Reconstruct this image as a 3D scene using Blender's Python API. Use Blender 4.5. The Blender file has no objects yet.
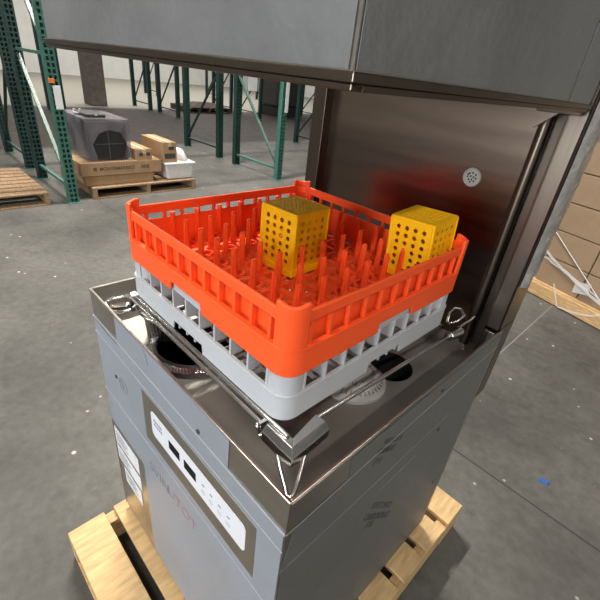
import bpy, math, random
from mathutils import Vector, Matrix
random.seed(7)
S = bpy.context.scene
COL = S.collection
ZO = 1.0          # working heights are measured from the rack's underside, 1 m above the floor

# ---------------------------------------------------------------- camera
cam_d = bpy.data.cameras.new('camera'); cam = bpy.data.objects.new('camera', cam_d); COL.objects.link(cam)
AZ, PI_, RO = math.radians(132.74998395), math.radians(29.48694046), math.radians(6.95692636)
fwd = Vector((math.cos(AZ)*math.cos(PI_), math.sin(AZ)*math.cos(PI_), -math.sin(PI_)))
r0 = fwd.cross(Vector((0, 0, 1))).normalized(); u0 = r0.cross(fwd)
rr = math.cos(RO)*r0+math.sin(RO)*u0; uu = -math.sin(RO)*r0+math.cos(RO)*u0
M = Matrix((rr, uu, -fwd)).transposed().to_4x4(); M.translation = Vector((.79, -.30588, .4568+ZO))
cam.matrix_world = M
cam_d.sensor_width = 36; cam_d.lens = 399.6/600*36; cam_d.clip_start = .02; cam_d.clip_end = 200
S.camera = cam

# ---------------------------------------------------------------- world, light, exposure
S.view_settings.view_transform = 'Standard'; S.view_settings.look = 'None'
S.view_settings.gamma = 1; S.view_settings.use_curve_mapping = False
S.view_settings.exposure = 0.3
W = bpy.data.worlds.new('world'); S.world = W; W.use_nodes = True
bg = W.node_tree.nodes['Background']; bg.inputs[0].default_value = (.75, .8, .9, 1); bg.inputs[1].default_value = .5

def area(name, loc, size, power, color, target=None, size_y=None):
    l = bpy.data.lights.new(name, 'AREA'); l.shape = 'RECTANGLE'; l.size = size; l.size_y = size_y or size
    l.energy = power; l.color = color
    o = bpy.data.objects.new(name, l); COL.objects.link(o); o.location = loc
    if target is not None:
        o.rotation_euler = (Vector(target)-Vector(loc)).to_track_quat('-Z', 'Y').to_euler()
    return o
# daylight through the open loading doors of the wall behind and left of the photographer
area('dock_daylight', (1.1, -8.8, 2.1), 3.0, 400, (.84, .92, 1.0), (.3, 0, 1.0), 3.2)
# daylight of the far end of the hall
area('far_daylight', (-17.0, 9.0, 7.0), 9.0, 1500, (1, .97, .9), (-17.0, 9.0, 0), 16.0)

# ---------------------------------------------------------------- materials
def mat(name, col, rough=.5, metal=0, noise=0, nscale=20, rough_var=0, bump=0, bscale=200, coat=0, trans=0, stretch=None, spec=None, alpha=None, emit=None, sss=0):
    m = bpy.data.materials.new(name); m.use_nodes = True
    nt = m.node_tree; b = nt.nodes['Principled BSDF']; L = nt.links.new
    b.inputs['Base Color'].default_value = (*col, 1); b.inputs['Roughness'].default_value = rough
    b.inputs['Metallic'].default_value = metal
    if coat: b.inputs['Coat Weight'].default_value = coat; b.inputs['Coat Roughness'].default_value = .15
    if trans: b.inputs['Transmission Weight'].default_value = trans
    if spec is not None: b.inputs['Specular IOR Level'].default_value = spec
    if alpha is not None: b.inputs['Alpha'].default_value = alpha
    if sss: b.inputs['Subsurface Weight'].default_value = sss; b.inputs['Subsurface Radius'].default_value = (1, .22, .06); b.inputs['Subsurface Scale'].default_value = .006
    if emit: b.inputs['Emission Color'].default_value = (*emit[:3], 1); b.inputs['Emission Strength'].default_value = emit[3]
    if noise or rough_var or bump:
        tc = nt.nodes.new('ShaderNodeTexCoord'); mp = nt.nodes.new('ShaderNodeMapping')
        L(tc.outputs['Object'], mp.inputs[0])
        if stretch: mp.inputs['Scale'].default_value = stretch
        n = nt.nodes.new('ShaderNodeTexNoise'); n.inputs['Scale'].default_value = nscale; n.inputs['Detail'].default_value = 6
        L(mp.outputs[0], n.inputs[0])
        if noise:
            r = nt.nodes.new('ShaderNodeValToRGB')
            r.color_ramp.elements[0].position = .3; r.color_ramp.elements[1].position = .7
            r.color_ramp.elements[0].color = (*[c*(1-noise) for c in col], 1)
            r.color_ramp.elements[1].color = (*[min(1, c*(1+noise)) for c in col], 1)
            L(n.outputs[0], r.inputs[0]); L(r.outputs[0], b.inputs['Base Color'])
        if rough_var:
            mr = nt.nodes.new('ShaderNodeMapRange'); mr.inputs[3].default_value = max(.02, rough-rough_var); mr.inputs[4].default_value = rough+rough_var
            L(n.outputs[0], mr.inputs[0]); L(mr.outputs[0], b.inputs['Roughness'])
        if bump:
            n2 = nt.nodes.new('ShaderNodeTexNoise'); n2.inputs['Scale'].default_value = bscale; n2.inputs['Detail'].default_value = 4
            L(mp.outputs[0], n2.inputs[0])
            bp = nt.nodes.new('ShaderNodeBump'); bp.inputs['Strength'].default_value = bump; bp.inputs['Distance'].default_value = .01
            L(n2.outputs[0], bp.inputs['Height']); L(bp.outputs[0], b.inputs['Normal'])
    return m

STEEL = mat('brushed_steel', (.50, .47, .43), .30, 1, .10, 3, .06, .02, 60, stretch=(1, 1, 12))
STEEL_TRAY = mat('tray_steel', (.31, .305, .275), .42, .6, .15, 9, .08)
FILM2 = mat('shaded_side_film', (.155, .16, .16), .45, .25, .05, 5, .1, .10, 25, spec=.4)  # the front film again, with the right side's shade put into its colour
SURROUND = mat('panel_surround', (.26, .24, .20), .45, .8, .08, 9)
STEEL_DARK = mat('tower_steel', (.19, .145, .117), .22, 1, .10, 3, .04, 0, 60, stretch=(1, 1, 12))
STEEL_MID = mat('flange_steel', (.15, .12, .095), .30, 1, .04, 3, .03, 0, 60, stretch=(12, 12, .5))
CHROME = mat('polished_steel', (.72, .71, .69), .16, 1, .05, 30, .05)
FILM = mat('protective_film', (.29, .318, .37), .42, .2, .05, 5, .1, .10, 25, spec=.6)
FILM_EDGE = mat('film_edge', (.36, .39, .44), .4)
HOODFILM = mat('hood_film', (.20, .205, .21), .35, .3, .15, 6, .1, .2, 40)
ORANGE = mat('orange_plastic', (1.0, .105, .022), .42, 0, .03, 12, .04, .03, 160, spec=.3, sss=.2)
GREYPL = mat('grey_plastic', (.46, .475, .505), .45, 0, .04, 10, .04, .03, 160, spec=.4)
DOME = mat('filter_plastic', (.42, .42, .40), .5, 0, .06, 30)
YELLOW = mat('yellow_plastic', (1.0, .485, .006), .6, 0, .04, 12, .04, .02, 160, spec=.12, sss=.3)
BLACK = mat('black', (.006, .006, .006), .6)
DARKMESH = mat('mesh_steel', (.30, .30, .31), .35, 1, .2, 200)
DECAL = mat('control_decal', (.72, .74, .80), .35)
DISPLAY = mat('display_black', (.008, .008, .01), .6, spec=.1)
INK = mat('ink_grey', (.19, .20, .26), .5)
PAPER2 = mat('button_grey', (.58, .60, .65), .5)
INKRED = mat('ink_red', (.36, .20, .26), .5)
INKF = mat('side_fold_grey', (.24, .25, .25), .45)
INKCARD = mat('ink_carton', (.12, .08, .045), .6)
INKDARK = mat('ink_dark', (.045, .045, .045), .5)
PAPER = mat('paper_label', (.70, .71, .73), .55, 0, .08, 60)
WHITEPL = mat('white_plastic', (.66, .66, .65), .45, 0, .06, 20)
GREEND = mat('shaded_rack_green', (.008, .030, .026), .5, 0, .25, 18, .1)  # rack green darkened to paint in the weak light on rear frames
GREEN = mat('rack_green', (.042, .135, .105), .45, 0, .22, 18, .1)
GREENL = mat('rack_green_light', (.06, .115, .095), .45, 0, .2, 18, .1)
ORANGEB = mat('beam_orange', (.75, .18, .04), .5, 0, .1, 10)
CARD = mat('cardboard', (.34, .215, .115), .8, 0, .08, 14, 0, .05, 100)
CARD2 = mat('cardboard_pale', (.27, .19, .12), .8, 0, .06, 14, 0, .05, 100)
TAPE = mat('packing_tape', (.52, .40, .25), .3, spec=.6)
WOOD = mat('pallet_wood', (.50, .33, .16), .75, 0, .28, 7, 0, .2, 60, stretch=(2, 12, 12))
WOODM = mat('worn_pallet_wood', (.27, .175, .10), .8, 0, .35, 6, 0, .2, 60, stretch=(2, 12, 12))
WOODD = mat('dark_pallet_wood', (.05, .03, .02), .8, 0, .35, 6, 0, .2, 60, stretch=(2, 12, 12))
WOODF = mat('fresh_pallet_wood', (.52, .35, .17), .7, 0, .2, 6, 0, .2, 60, stretch=(12, 2, 12))
WRAP = mat('clear_wrap', (.75, .76, .78), .22, 0, 0, 20, 0, .5, 14, alpha=.34, spec=.8)
WRAPW = mat('stretch_wrap', (.75, .76, .78), .35, 0, 0, 20, 0, .4, 30, alpha=.42)
BUBBLE = mat('foil_wrap', (.33, .315, .30), .25, .3, .2, 30, .1, .45, 40)
BLKFOAM = mat('black_unit', (.018, .018, .02), .5, 0, .2, 12)
CONC = mat('column_concrete', (.10, .085, .075), .85, 0, .2, 8)
WALLM = mat('wall_paint', (.62, .62, .60), .8, 0, .06, 2)
CEILM = mat('ceiling_deck', (.55, .55, .54), .8, 0, .06, 2)
LAMP = mat('lamp_glow', (.9, .9, .9), .5, emit=(1, .95, .86, 14))
BLUE = mat('blue_scrap', (.03, .10, .30), .6)

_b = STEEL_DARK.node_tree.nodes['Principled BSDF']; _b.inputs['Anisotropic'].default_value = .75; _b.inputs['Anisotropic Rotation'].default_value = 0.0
def floor_mat():
    m = bpy.data.materials.new('concrete_floor'); m.use_nodes = True
    nt = m.node_tree; L = nt.links.new; N = nt.nodes.new; b = nt.nodes['Principled BSDF']
    tc = N('ShaderNodeTexCoord')
    def noise(sc, det=6, rough=.6):
        n = N('ShaderNodeTexNoise'); n.inputs['Scale'].default_value = sc; n.inputs['Detail'].default_value = det
        n.inputs['Roughness'].default_value = rough; L(tc.outputs['Object'], n.inputs[0]); return n
    def ramp(src, p0, c0, p1, c1):
        r = N('ShaderNodeValToRGB'); e = r.color_ramp.elements
        e[0].position = p0; e[0].color = (*c0, 1); e[1].position = p1; e[1].color = (*c1, 1); L(src, r.inputs[0]); return r
    def mixc(kind, fac, a, c):
        x = N('ShaderNodeMix'); x.data_type = 'RGBA'; x.blend_type = kind
        if isinstance(fac, (int, float)): x.inputs[0].default_value = fac
        else: L(fac, x.inputs[0])
        for s, v in ((6, a), (7, c)):
            if isinstance(v, tuple): x.inputs[s].default_value = (*v, 1)
            else: L(v, x.inputs[s])
        return x.outputs[2]
    base = ramp(noise(1.1, 8).outputs[0], .32, (.056, .055, .051), .68, (.122, .120, .110)).outputs[0]
    fine = ramp(noise(24, 6).outputs[0], .3, (.78, .78, .78), .7, (1.12, 1.12, 1.12)).outputs[0]
    c = mixc('MULTIPLY', 1, base, fine)
    blot = ramp(noise(4.2, 5).outputs[0], .56, (0, 0, 0), .72, (1, 1, 1)).outputs[0]
    c = mixc('MIX', blot, c, mixc('MULTIPLY', 1, c, (.68, .67, .66)))
    # pale specks of debris
    v = N('ShaderNodeTexVoronoi'); v.inputs['Scale'].default_value = 7; L(tc.outputs['Object'], v.inputs[0])
    sp = ramp(v.outputs['Distance'], .045, (1, 1, 1), .075, (0, 0, 0)).outputs[0]
    c = mixc('MIX', sp, c, (.42, .41, .38))
    # saw-cut joints
    sx = N('ShaderNodeSeparateXYZ'); L(tc.outputs['Object'], sx.inputs[0])
    def line(out, pos, w):
        a = N('ShaderNodeMath'); a.operation = 'SUBTRACT'; L(out, a.inputs[0]); a.inputs[1].default_value = pos
        q = N('ShaderNodeMath'); q.operation = 'ABSOLUTE'; L(a.outputs[0], q.inputs[0])
        z = N('ShaderNodeMath'); z.operation = 'LESS_THAN'; L(q.outputs[0], z.inputs[0]); z.inputs[1].default_value = w
        return z.outputs[0]
    c = mixc('MIX', line(sx.outputs[1], 1.222, .004), c, (.03, .03, .028))
    c = mixc('MIX', line(sx.outputs[0], .29, .004), c, (.17, .165, .15))
    c = mixc('MIX', line(sx.outputs[0], -3.35, .006), c, (.08, .08, .075))
    # brown floor tint darkened for missing light, far floor paled as if brightly lit
    def band(out, lo, hi, soft):
        a = N('ShaderNodeMapRange'); a.interpolation_type = 'SMOOTHSTEP'; a.inputs[1].default_value = lo; a.inputs[2].default_value = lo+soft; L(out, a.inputs[0])
        q = N('ShaderNodeMapRange'); q.interpolation_type = 'SMOOTHSTEP'; q.inputs[1].default_value = hi-soft; q.inputs[2].default_value = hi
        q.inputs[3].default_value = 1; q.inputs[4].default_value = 0; L(out, q.inputs[0])
        z = N('ShaderNodeMath'); z.operation = 'MULTIPLY'; L(a.outputs[0], z.inputs[0]); L(q.outputs[0], z.inputs[1]); return z.outputs[0]
    c = mixc('MIX', band(sx.outputs[0], -12.0, -6.6, .25), c, mixc('MULTIPLY', 1, fine, (.024, .014, .012)))
    c = mixc('MIX', band(sx.outputs[0], -60, -12.0, .25), c, mixc('MULTIPLY', 1, fine, (.30, .28, .245)))
    L(c, b.inputs['Base Color'])
    rm = N('ShaderNodeMapRange'); rm.inputs[3].default_value = .5; rm.inputs[4].default_value = .8; b.inputs['Specular IOR Level'].default_value = .3; L(noise(5).outputs[0], rm.inputs[0]); L(rm.outputs[0], b.inputs['Roughness'])
    bp = N('ShaderNodeBump'); bp.inputs['Strength'].default_value = .12; bp.inputs['Distance'].default_value = .01; L(noise(60).outputs[0], bp.inputs['Height']); L(bp.outputs[0], b.inputs['Normal'])
    return m
FLOOR = floor_mat()

# ---------------------------------------------------------------- mesh helpers
def basis(d):
    d = Vector(d).normalized(); a = Vector((0, 0, 1)) if abs(d.z) < .9 else Vector((1, 0, 0))
    u = d.cross(a).normalized(); return u, d.cross(u).normalized()

class MB:
    def __init__(s): s.v = []; s.f = []
    def add(s, vs, fs):
        n = len(s.v); s.v += [tuple(p) for p in vs]; s.f += [tuple(n+i for i in f) for f in fs]; return s
    def box(s, x0, x1, y0, y1, z0, z1):
        x0, x1 = sorted((x0, x1)); y0, y1 = sorted((y0, y1)); z0, z1 = sorted((z0, z1))
        return s.add([(x0,y0,z0),(x1,y0,z0),(x1,y1,z0),(x0,y1,z0),(x0,y0,z1),(x1,y0,z1),(x1,y1,z1),(x0,y1,z1)],
              [(0,3,2,1),(4,5,6,7),(0,1,5,4),(1,2,6,5),(2,3,7,6),(3,0,4,7)])
    def hull(s, bot, top):
        n = len(bot); return s.add(list(bot)+list(top), [tuple(range(n))[::-1], tuple(range(n, 2*n))]+[(i, (i+1) % n, n+(i+1) % n, n+i) for i in range(n)])
    def bar(s, a, b, w, h):
        a, b = Vector(a), Vector(b); u, v = basis(b-a); u *= w/2; v *= h/2
        return s.hull([a-u-v, a+u-v, a+u+v, a-u+v], [b-u-v, b+u-v, b+u+v, b-u+v])
    def cyl(s, a, b, r, r2=None, n=20, cap=True):
        a, b = Vector(a), Vector(b); r2 = r if r2 is None else r2; u, v = basis(b-a); A = []; B = []
        for i in range(n):
            t = 2*math.pi*i/n; d = u*math.cos(t)+v*math.sin(t); A.append(a+d*r); B.append(b+d*r2)
        if cap: return s.hull(A, B)
        return s.add(A+B, [(i, (i+1) % n, n+(i+1) % n, n+i) for i in range(n)])
    def tube(s, pts, r, n=10):
        P = [Vector(p) for p in pts]; m = len(P); prev = None; V = []
        for k in range(m):
            d = (P[min(k+1, m-1)]-P[max(k-1, 0)]).normalized()
            if prev is None: u, v = basis(d)
            else: u = (prev-d*prev.dot(d)).normalized(); v = d.cross(u)
            prev = u
            V += [P[k]+(u*math.cos(2*math.pi*i/n)+v*math.sin(2*math.pi*i/n))*r for i in range(n)]
        F = [(k*n+i, k*n+(i+1) % n, (k+1)*n+(i+1) % n, (k+1)*n+i) for k in range(m-1) for i in range(n)]
        F += [tuple(range(n))[::-1], tuple(range((m-1)*n, m*n))]
        return s.add(V, F)
    def lathe(s, prof, c, n=32, axis='z'):
        V = []
        for (r, h) in prof:
            for i in range(n):
                t = 2*math.pi*i/n
                p = (r*math.cos(t), r*math.sin(t), h) if axis == 'z' else (r*math.cos(t), -h, r*math.sin(t))
                V.append((c[0]+p[0], c[1]+p[1], c[2]+p[2]))
        m = len(prof)
        F = [(k*n+i, k*n+(i+1) % n, (k+1)*n+(i+1) % n, (k+1)*n+i) for k in range(m-1) for i in range(n)]
        if prof[0][0] > 0: F.append(tuple(range(n))[::-1])
        if prof[-1][0] > 0: F.append(tuple(range((m-1)*n, m*n)))
        return s.add(V, F)
    def ball(s, c, r, n=14):
        pr = [(max(1e-4, r*math.sin(math.pi*k/8)), -r*math.cos(math.pi*k/8)) for k in range(9)]
        return s.lathe(pr, c, n)
    def perf(s, o, ud, vd, w, h, t, nx, ny, mx, my, my2=None, r=.3, square=False, stag=0):
        """plate w x h from o along ud, vd, thickness t along ud x vd, with nx x ny through holes; r = hole radius / cell"""
        o, ud, vd = Vector(o), Vector(ud).normalized(), Vector(vd).normalized(); nd = ud.cross(vd); my2 = my if my2 is None else my2
        cw = (w-2*mx)/nx; ch = (h-my-my2)/ny
        P = lambda a, b, c: o+ud*a+vd*b+nd*c
        def slab(a0, a1, b0, b1):
            if a1-a0 < 1e-6 or b1-b0 < 1e-6: return
            s.hull([P(a0, b0, 0), P(a1, b0, 0), P(a1, b1, 0), P(a0, b1, 0)], [P(a0, b0, t), P(a1, b0, t), P(a1, b1, t), P(a0, b1, t)])
        slab(0, w, 0, my); slab(0, w, h-my2, h); slab(0, mx, my, h-my2); slab(w-mx, w, my, h-my2)
        for i in range(nx):
            for j in range(ny):
                a0, b0 = mx+i*cw, my+j*ch; ca, cb = a0+cw/2, b0+ch/2
                sq = [(-1,-1),(0,-1),(1,-1),(1,0),(1,1),(0,1),(-1,1),(-1,0)]
                out = [(ca+x*cw/2, cb+y*ch/2) for x, y in sq]
                if square: inn = [(ca+x*cw*r, cb+y*ch*r) for x, y in sq]
                else:
                    R = r*min(cw, ch); inn = [(ca+R*x/math.hypot(x, y), cb+R*y/math.hypot(x, y)) for x, y in sq]
                V = [P(a, b, 0) for a, b in out]+[P(a, b, 0) for a, b in inn]+[P(a, b, t) for a, b in out]+[P(a, b, t) for a, b in inn]
                F = []
                for k in range(8):
                    q = (k+1) % 8
                    F += [(k, 8+k, 8+q, q), (16+k, 16+q, 24+q, 24+k), (8+k, 24+k, 24+q, 8+q)]
                s.add(V, F)
        return s
    def ring(s, c, hx, hy, rad, t, z0f, z1f, stations=(), n=6):
        """rounded-rectangle wall; z0f/z1f: height or function(side, coordinate); stations: extra (side, coord)"""
        f0 = z0f if callable(z0f) else (lambda a, b: z0f); f1 = z1f if callable(z1f) else (lambda a, b: z1f)
        pts = []   # (outer, inner, side, coord)
        cx, cy = c
        corners = [(-1,-1, math.pi), (1,-1, 1.5*math.pi), (1,1, 0), (-1,1, .5*math.pi)]
        for k, (sx_, sy_, a0) in enumerate(corners):
            ccx, ccy = cx+sx_*(hx-rad), cy+sy_*(hy-rad)
            for i in range(n+1):
                a = a0+math.pi/2*i/n
                ro, ri = rad, max(.001, rad-t)
                po = (ccx+ro*math.cos(a), ccy+ro*math.sin(a)); pi = (ccx+ri*math.cos(a), ccy+ri*math.sin(a))
                pts.append((po, pi, 'c', 0))
            side = ['f', 'r', 'b', 'l'][k]
            st = sorted([q for (sd, q) in stations if sd == side], reverse=side in 'bl')
            for q in st:
                if side == 'f': po, pi = (q, cy-hy), (q, cy-hy+t)
                elif side == 'r': po, pi = (cx+hx, q), (cx+hx-t, q)
                elif side == 'b': po, pi = (q, cy+hy), (q, cy+hy-t)
                else: po, pi = (cx-hx, q), (cx-hx+t, q)
                pts.append((po, pi, side, q))
        m = len(pts); V = []
        for po, pi, sd, q in pts:
            z0, z1 = f0(sd, q), f1(sd, q)
            V += [(*po, z0), (*po, z1), (*pi, z1), (*pi, z0)]
        F = []
        for k in range(m):
            a, b = 4*k, 4*((k+1) % m)
            for e in range(4): F.append((a+e, b+e, b+(e+1) % 4, a+(e+1) % 4))
        return s.add(V, F)
    def xf(s, mtx):
        s.v = [tuple(mtx @ Vector(p)) for p in s.v]; return s
    def build(s, name, m, parent=None, bevel=0, smooth=False, base=None, seg=2):
        """verts are in the working frame; parent: Empty carrying ['base']"""
        if parent is not None: bx = Vector(parent['base_point'])
        else: bx = Vector(base) if base is not None else Vector((0, 0, 0))
        me = bpy.data.meshes.new(name)
        me.from_pydata([tuple(Vector(p)-bx) for p in s.v], [], s.f); me.validate(); 
        import bmesh
        b = bmesh.new(); b.from_mesh(me); bmesh.ops.remove_doubles(b, verts=b.verts, dist=1e-5); bmesh.ops.recalc_face_normals(b, faces=b.faces); b.to_mesh(me); b.free()
        if smooth: me.polygons.foreach_set('use_smooth', [True]*len(me.polygons))
        me.materials.append(m)
        o = bpy.data.objects.new(name, me); COL.objects.link(o)
        if parent is not None: o.parent = parent; o['base_point'] = tuple(bx)
        else: o.location = (bx.x, bx.y, bx.z+ZO); o['base_point'] = tuple(bx)
        if bevel:
            q = o.modifiers.new('bevel', 'BEVEL'); q.width = bevel; q.segments = seg; q.limit_method = 'ANGLE'; q.angle_limit = math.radians(40)
        if smooth:
            try:
                me.set_sharp_from_angle(angle=math.radians(40))
            except Exception: pass
        return o

def tag(o, label=None, cat=None, group=None, kind=None):
    if label: o['label'] = label
    if cat: o['category'] = cat
    if group: o['group'] = group
    if kind: o['kind'] = kind
    return o
def thing(name, base, label, cat, group=None, rz=0):
    o = bpy.data.objects.new(name, None); COL.objects.link(o); o.empty_display_size = .1
    o.location = (base[0], base[1], base[2]+ZO); o.rotation_euler = (0, 0, rz); o['base_point'] = tuple(base)
    return tag(o, label, cat, group)
def copy_tree(o, parent=None):
    c = o.copy(); COL.objects.link(c); c.parent = parent
    for ch in list(o.children): copy_tree(ch, c)
    return c
def dup(o, base, label, group=None, rz=None):
    c = copy_tree(o); c.location = (base[0], base[1], base[2]+ZO); c['label'] = label
    if group: c['group'] = group
    if rz is not None: c.rotation_euler = (0, 0, rz)
    return c
def lettering(name, txt, size, m, parent, origin, xdir, ydir, bold=.0, label=None):
    """flat raised lettering, origin in the working frame"""
    cu = bpy.data.curves.new(name, 'FONT'); cu.body = txt; cu.size = size; cu.extrude = .0003; cu.offset = bold
    t = bpy.data.objects.new(name, cu); COL.objects.link(t)
    me = bpy.data.meshes.new_from_object(t.evaluated_get(bpy.context.evaluated_depsgraph_get()))
    bpy.data.objects.remove(t)
    x, y = Vector(xdir).normalized(), Vector(ydir).normalized(); z = x.cross(y)
    bx = Vector(parent['base_point'])
    mt = Matrix((x, y, z)).transposed().to_4x4(); mt.translation = Vector(origin)-bx
    me.transform(mt); me.materials.clear(); me.materials.append(m)
    o = bpy.data.objects.new(name, me); COL.objects.link(o); o.parent = parent; o['base_point'] = tuple(bx)
    return o

# ================================================================ SETTING
def struct(mb, name, m): return tag(mb.build(name, m), kind='structure')
X0, X1, Y0, Y1, ZC = -26, 9, -9.5, 22, 6.6
struct(MB().box(X0, X1, Y0, Y1, -1.2, -1.0), 'floor', FLOOR)
struct(MB().box(X0, X1, Y0, Y1, ZC, ZC+.2), 'ceiling', CEILM)
struct(MB().box(X0-.2, X0, Y0, Y1, -1, ZC), 'wall_left', WALLM)
struct(MB().box(X0, X1, Y1, Y1+.2, -1, ZC), 'wall_back', WALLM)
struct(MB().box(X1, X1+.2, Y0, Y1, -1, ZC), 'wall_right', WALLM)
struct(MB().box(X0, X1, Y0-.2, Y0, -1, ZC), 'wall_front', WALLM)
# far concrete column
tag(MB().box(-12.95, -12.4, 4.25, 4.72, -1, ZC).build('trim_1', CONC, bevel=.03), kind='structure')

def ceiling_light(x, y, power, label, L=2.4):
    t = thing('ceiling_light', (x, y, ZC-1.0), label, 'light', 'high bay lights under the ceiling')
    MB().box(x-.18, x+.18, y-L/2, y+L/2, ZC-1.0, ZC-.9).build('housing', CEILM, t, .01)
    MB().box(x-.15, x+.15, y-L/2+.05, y+L/2-.05, ZC-1.02, ZC-1.001).build('diffuser', LAMP, t)
    for s in (-1, 1): MB().cyl((x, y+s*L*.4, ZC-.9), (x, y+s*L*.4, ZC), .008, n=6).build('hanger', CHROME, t)
    l = bpy.data.lights.new('ceiling_lamp', 'AREA'); l.shape = 'RECTANGLE'; l.size = .3; l.size_y = L-.1; l.energy = power; l.color = (1, .94, .85)
    o = bpy.data.objects.new('lamp', l); COL.objects.link(o); o.parent = t; o.location = (0, 0, -.04)
for k, (x, y, pw) in enumerate(((-1.6, -2.6, 200), (-3.6, 2.0, 760), (5.2, -4.8, 360), (2.8, 3.5, 10), (-8.5, -3.5, 15), (-8.5, 10.5, 5), (-2.2, 9.5, 70))):
    ceiling_light(x, y, pw, ['ceiling light over the aisle in front of the dishwasher', 'ceiling light over the aisle beside the green racking', 'ceiling light behind the photographer', 'ceiling light above the stacked cartons',
        'ceiling light beyond the first racking, toward the doors', 'ceiling light over the brown floor strip, far end', 'ceiling light far down the aisle'][k])

# ================================================================ DISHWASHER
MX0, MX1, MY0, MY1, RIM, BOT = -.12, .583, -.053, .677, -.035, -.85
TZ = -.115
dw = thing('commercial_dishwasher', ((MX0+MX1)/2, (MY0+MY1)/2, BOT-.02), 'stainless hood dishwasher on a wooden pallet, film-covered, its well holding stacked dish racks', 'dishwasher')
T = .004
m = MB()
m.box(MX0, MX1, MY0, MY0+T, BOT, RIM); m.box(MX0, MX1, MY1-T, MY1, BOT, RIM-.03)
m.box(MX0, MX0+T, MY0+T, MY1-T, BOT, RIM); m.box(MX1-T, MX1, MY0+T, MY1-T, BOT, RIM)
m.box(MX0, MX1, MY0, MY1, BOT, BOT+.01)
m.build('cabinet', STEEL, dw, .0012)
# rolled rim edge
m = MB(); w = .0032
m.box(MX0-.001, MX1+.001, MY0-.001, MY0+w, RIM-.004, RIM); m.box(MX0-.001, MX0+w, MY0+w, MY1, RIM-.004, RIM)
m.box(MX1-w, MX1+.001, MY0+w, MY1, RIM-.004, RIM)
m.build('rim', STEEL, dw, .0012)
# tray floor with two openings
def hole_rect(m, x0, x1, y0, y1, z, cx, cy, r, n=48):
    A = sorted(set([2*math.pi*i/n for i in range(n)]+[math.atan2(y-cy, x-cx) % (2*math.pi) for x in (x0, x1) for y in (y0, y1)]))
    V = []
    for a in A:
        c, s_ = math.cos(a), math.sin(a)
        t = min([(x1-cx)/c if c > 1e-9 else 9, (x0-cx)/c if c < -1e-9 else 9, (y1-cy)/s_ if s_ > 1e-9 else 9, (y0-cy)/s_ if s_ < -1e-9 else 9])
        V += [(cx+r*c, cy+r*s_, z), (cx+t*c, cy+t*s_, z)]
    k = len(A)
    m.add(V, [(2*i, 2*i+1, 2*((i+1) % k)+1, 2*((i+1) % k)) for i in range(k)])
H1 = (.130, .075, .084); H2 = (.445, .40, .055)
m = MB(); hole_rect(m, MX0+T, .3, MY0+T, MY1-T, TZ, *H1); hole_rect(m, .3, MX1-T, MY0+T, MY1-T, TZ, *H2)
tray = m.build('well_tray', STEEL_TRAY, dw)
for H in (H1, H2):
    MB().cyl((H[0], H[1], TZ-.25), (H[0], H[1], TZ), H[2], n=40, cap=False).build('sump_pipe', BLACK, dw, smooth=True)
    MB().cyl((H[0], H[1], TZ-.252), (H[0], H[1], TZ-.248), H[2], n=40).build('sump_floor', BLACK, dw)
# filter ring round the front opening, and the strainer basket beside it
MB().lathe([(H1[2]-.002, .002), (H1[2]-.002, .018), (H1[2]+.002, .020), (H1[2]+.004, .014), (H1[2]+.018, .012), (H1[2]+.021, .002)], (H1[0], H1[1], TZ), 48).build('sump_ring', DARKMESH, dw, smooth=True)
m = MB()
for k in range(90):
    a = 2*math.pi*k/90; m.bar((H1[0]+(H1[2]+.004)*math.cos(a), H1[1]+(H1[2]+.004)*math.sin(a), TZ+.0145), (H1[0]+(H1[2]+.019)*math.cos(a+.05), H1[1]+(H1[2]+.019)*math.sin(a+.05), TZ+.012), .0022, .002)
m.build('ring_mesh', CHROME, dw)
bk = MB().lathe([(.036, .0), (.040, .05), (.044, .052), (.044, .056), (.036, .056), (.032, .004)], (.040, .020+.03, TZ), 36).build('strainer_basket', DARKMESH, dw, smooth=True)
m = MB()
for k in range(30):
    a = 2*math.pi*k/30; m.bar((.040+.0385*math.cos(a), .050+.0385*math.sin(a), TZ+.004), (.040+.042*math.cos(a), .050+.042*math.sin(a), TZ+.05), .002, .002)
m.build('basket_rib', CHROME, bk)
MB().tube([(.01, .015, TZ+.058), (.03, .0, TZ+.070), (.06, .0, TZ+.072), (.078, .02, TZ+.060)], .0035).build('basket_handle', CHROME, bk, smooth=True)
# round ribbed filter cap under the right side of the racks
cap = MB().lathe([(.074, 0), (.074, .008), (.066, .014), (.052, .026), (.036, .030), (.001, .031)], (.425, .285, TZ+.001), 48).build('filter_cap', DOME, dw, smooth=True)
m = MB()
for k in range(40):
    a = 2*math.pi*k/40
    m.bar((.425+.040*math.cos(a), .285+.040*math.sin(a), TZ+.031), (.425+.066*math.cos(a), .285+.066*math.sin(a), TZ+.017), .0025, .002)
m.build('cap_rib', DARKMESH, cap)
# ---- protective film on the front
FY = MY0-.0012
def front_quad(mb, pts, y=FY, t=.0006):
    mb.hull([(x, y, z) for x, z in pts], [(x, y+t, z) for x, z in pts]); return mb
m = MB()
front_quad(m, [(MX0+.004, -.118), (.02, -.118), (.022, -.165), (MX0+.004, -.165)])
front_quad(m, [(.022, -.038), (.447, -.038), (.445, -.1075), (.020, -.1075)])
front_quad(m, [(.02, -.108), (MX1-.002, -.108), (MX1-.002, -.165), (.022, -.165)])
front_quad(m, [(MX0+.004, -.165), (.128, -.165), (.128, -.312), (MX0+.004, -.312)])
front_quad(m, [(.525, -.165), (MX1-.002, -.165), (MX1-.002, -.312), (.525, -.312)])
front_quad(m, [(MX0+.004, -.312), (MX1-.002, -.312), (MX1-.002, -.455), (MX0+.004, -.455)])
front_quad(m, [(.085, -.455), (MX1-.002, -.455), (MX1-.002, -.84), (.085, -.84)])
m.build('front_film', FILM, dw)['label'] = 'pale blue-grey protective film'
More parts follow.
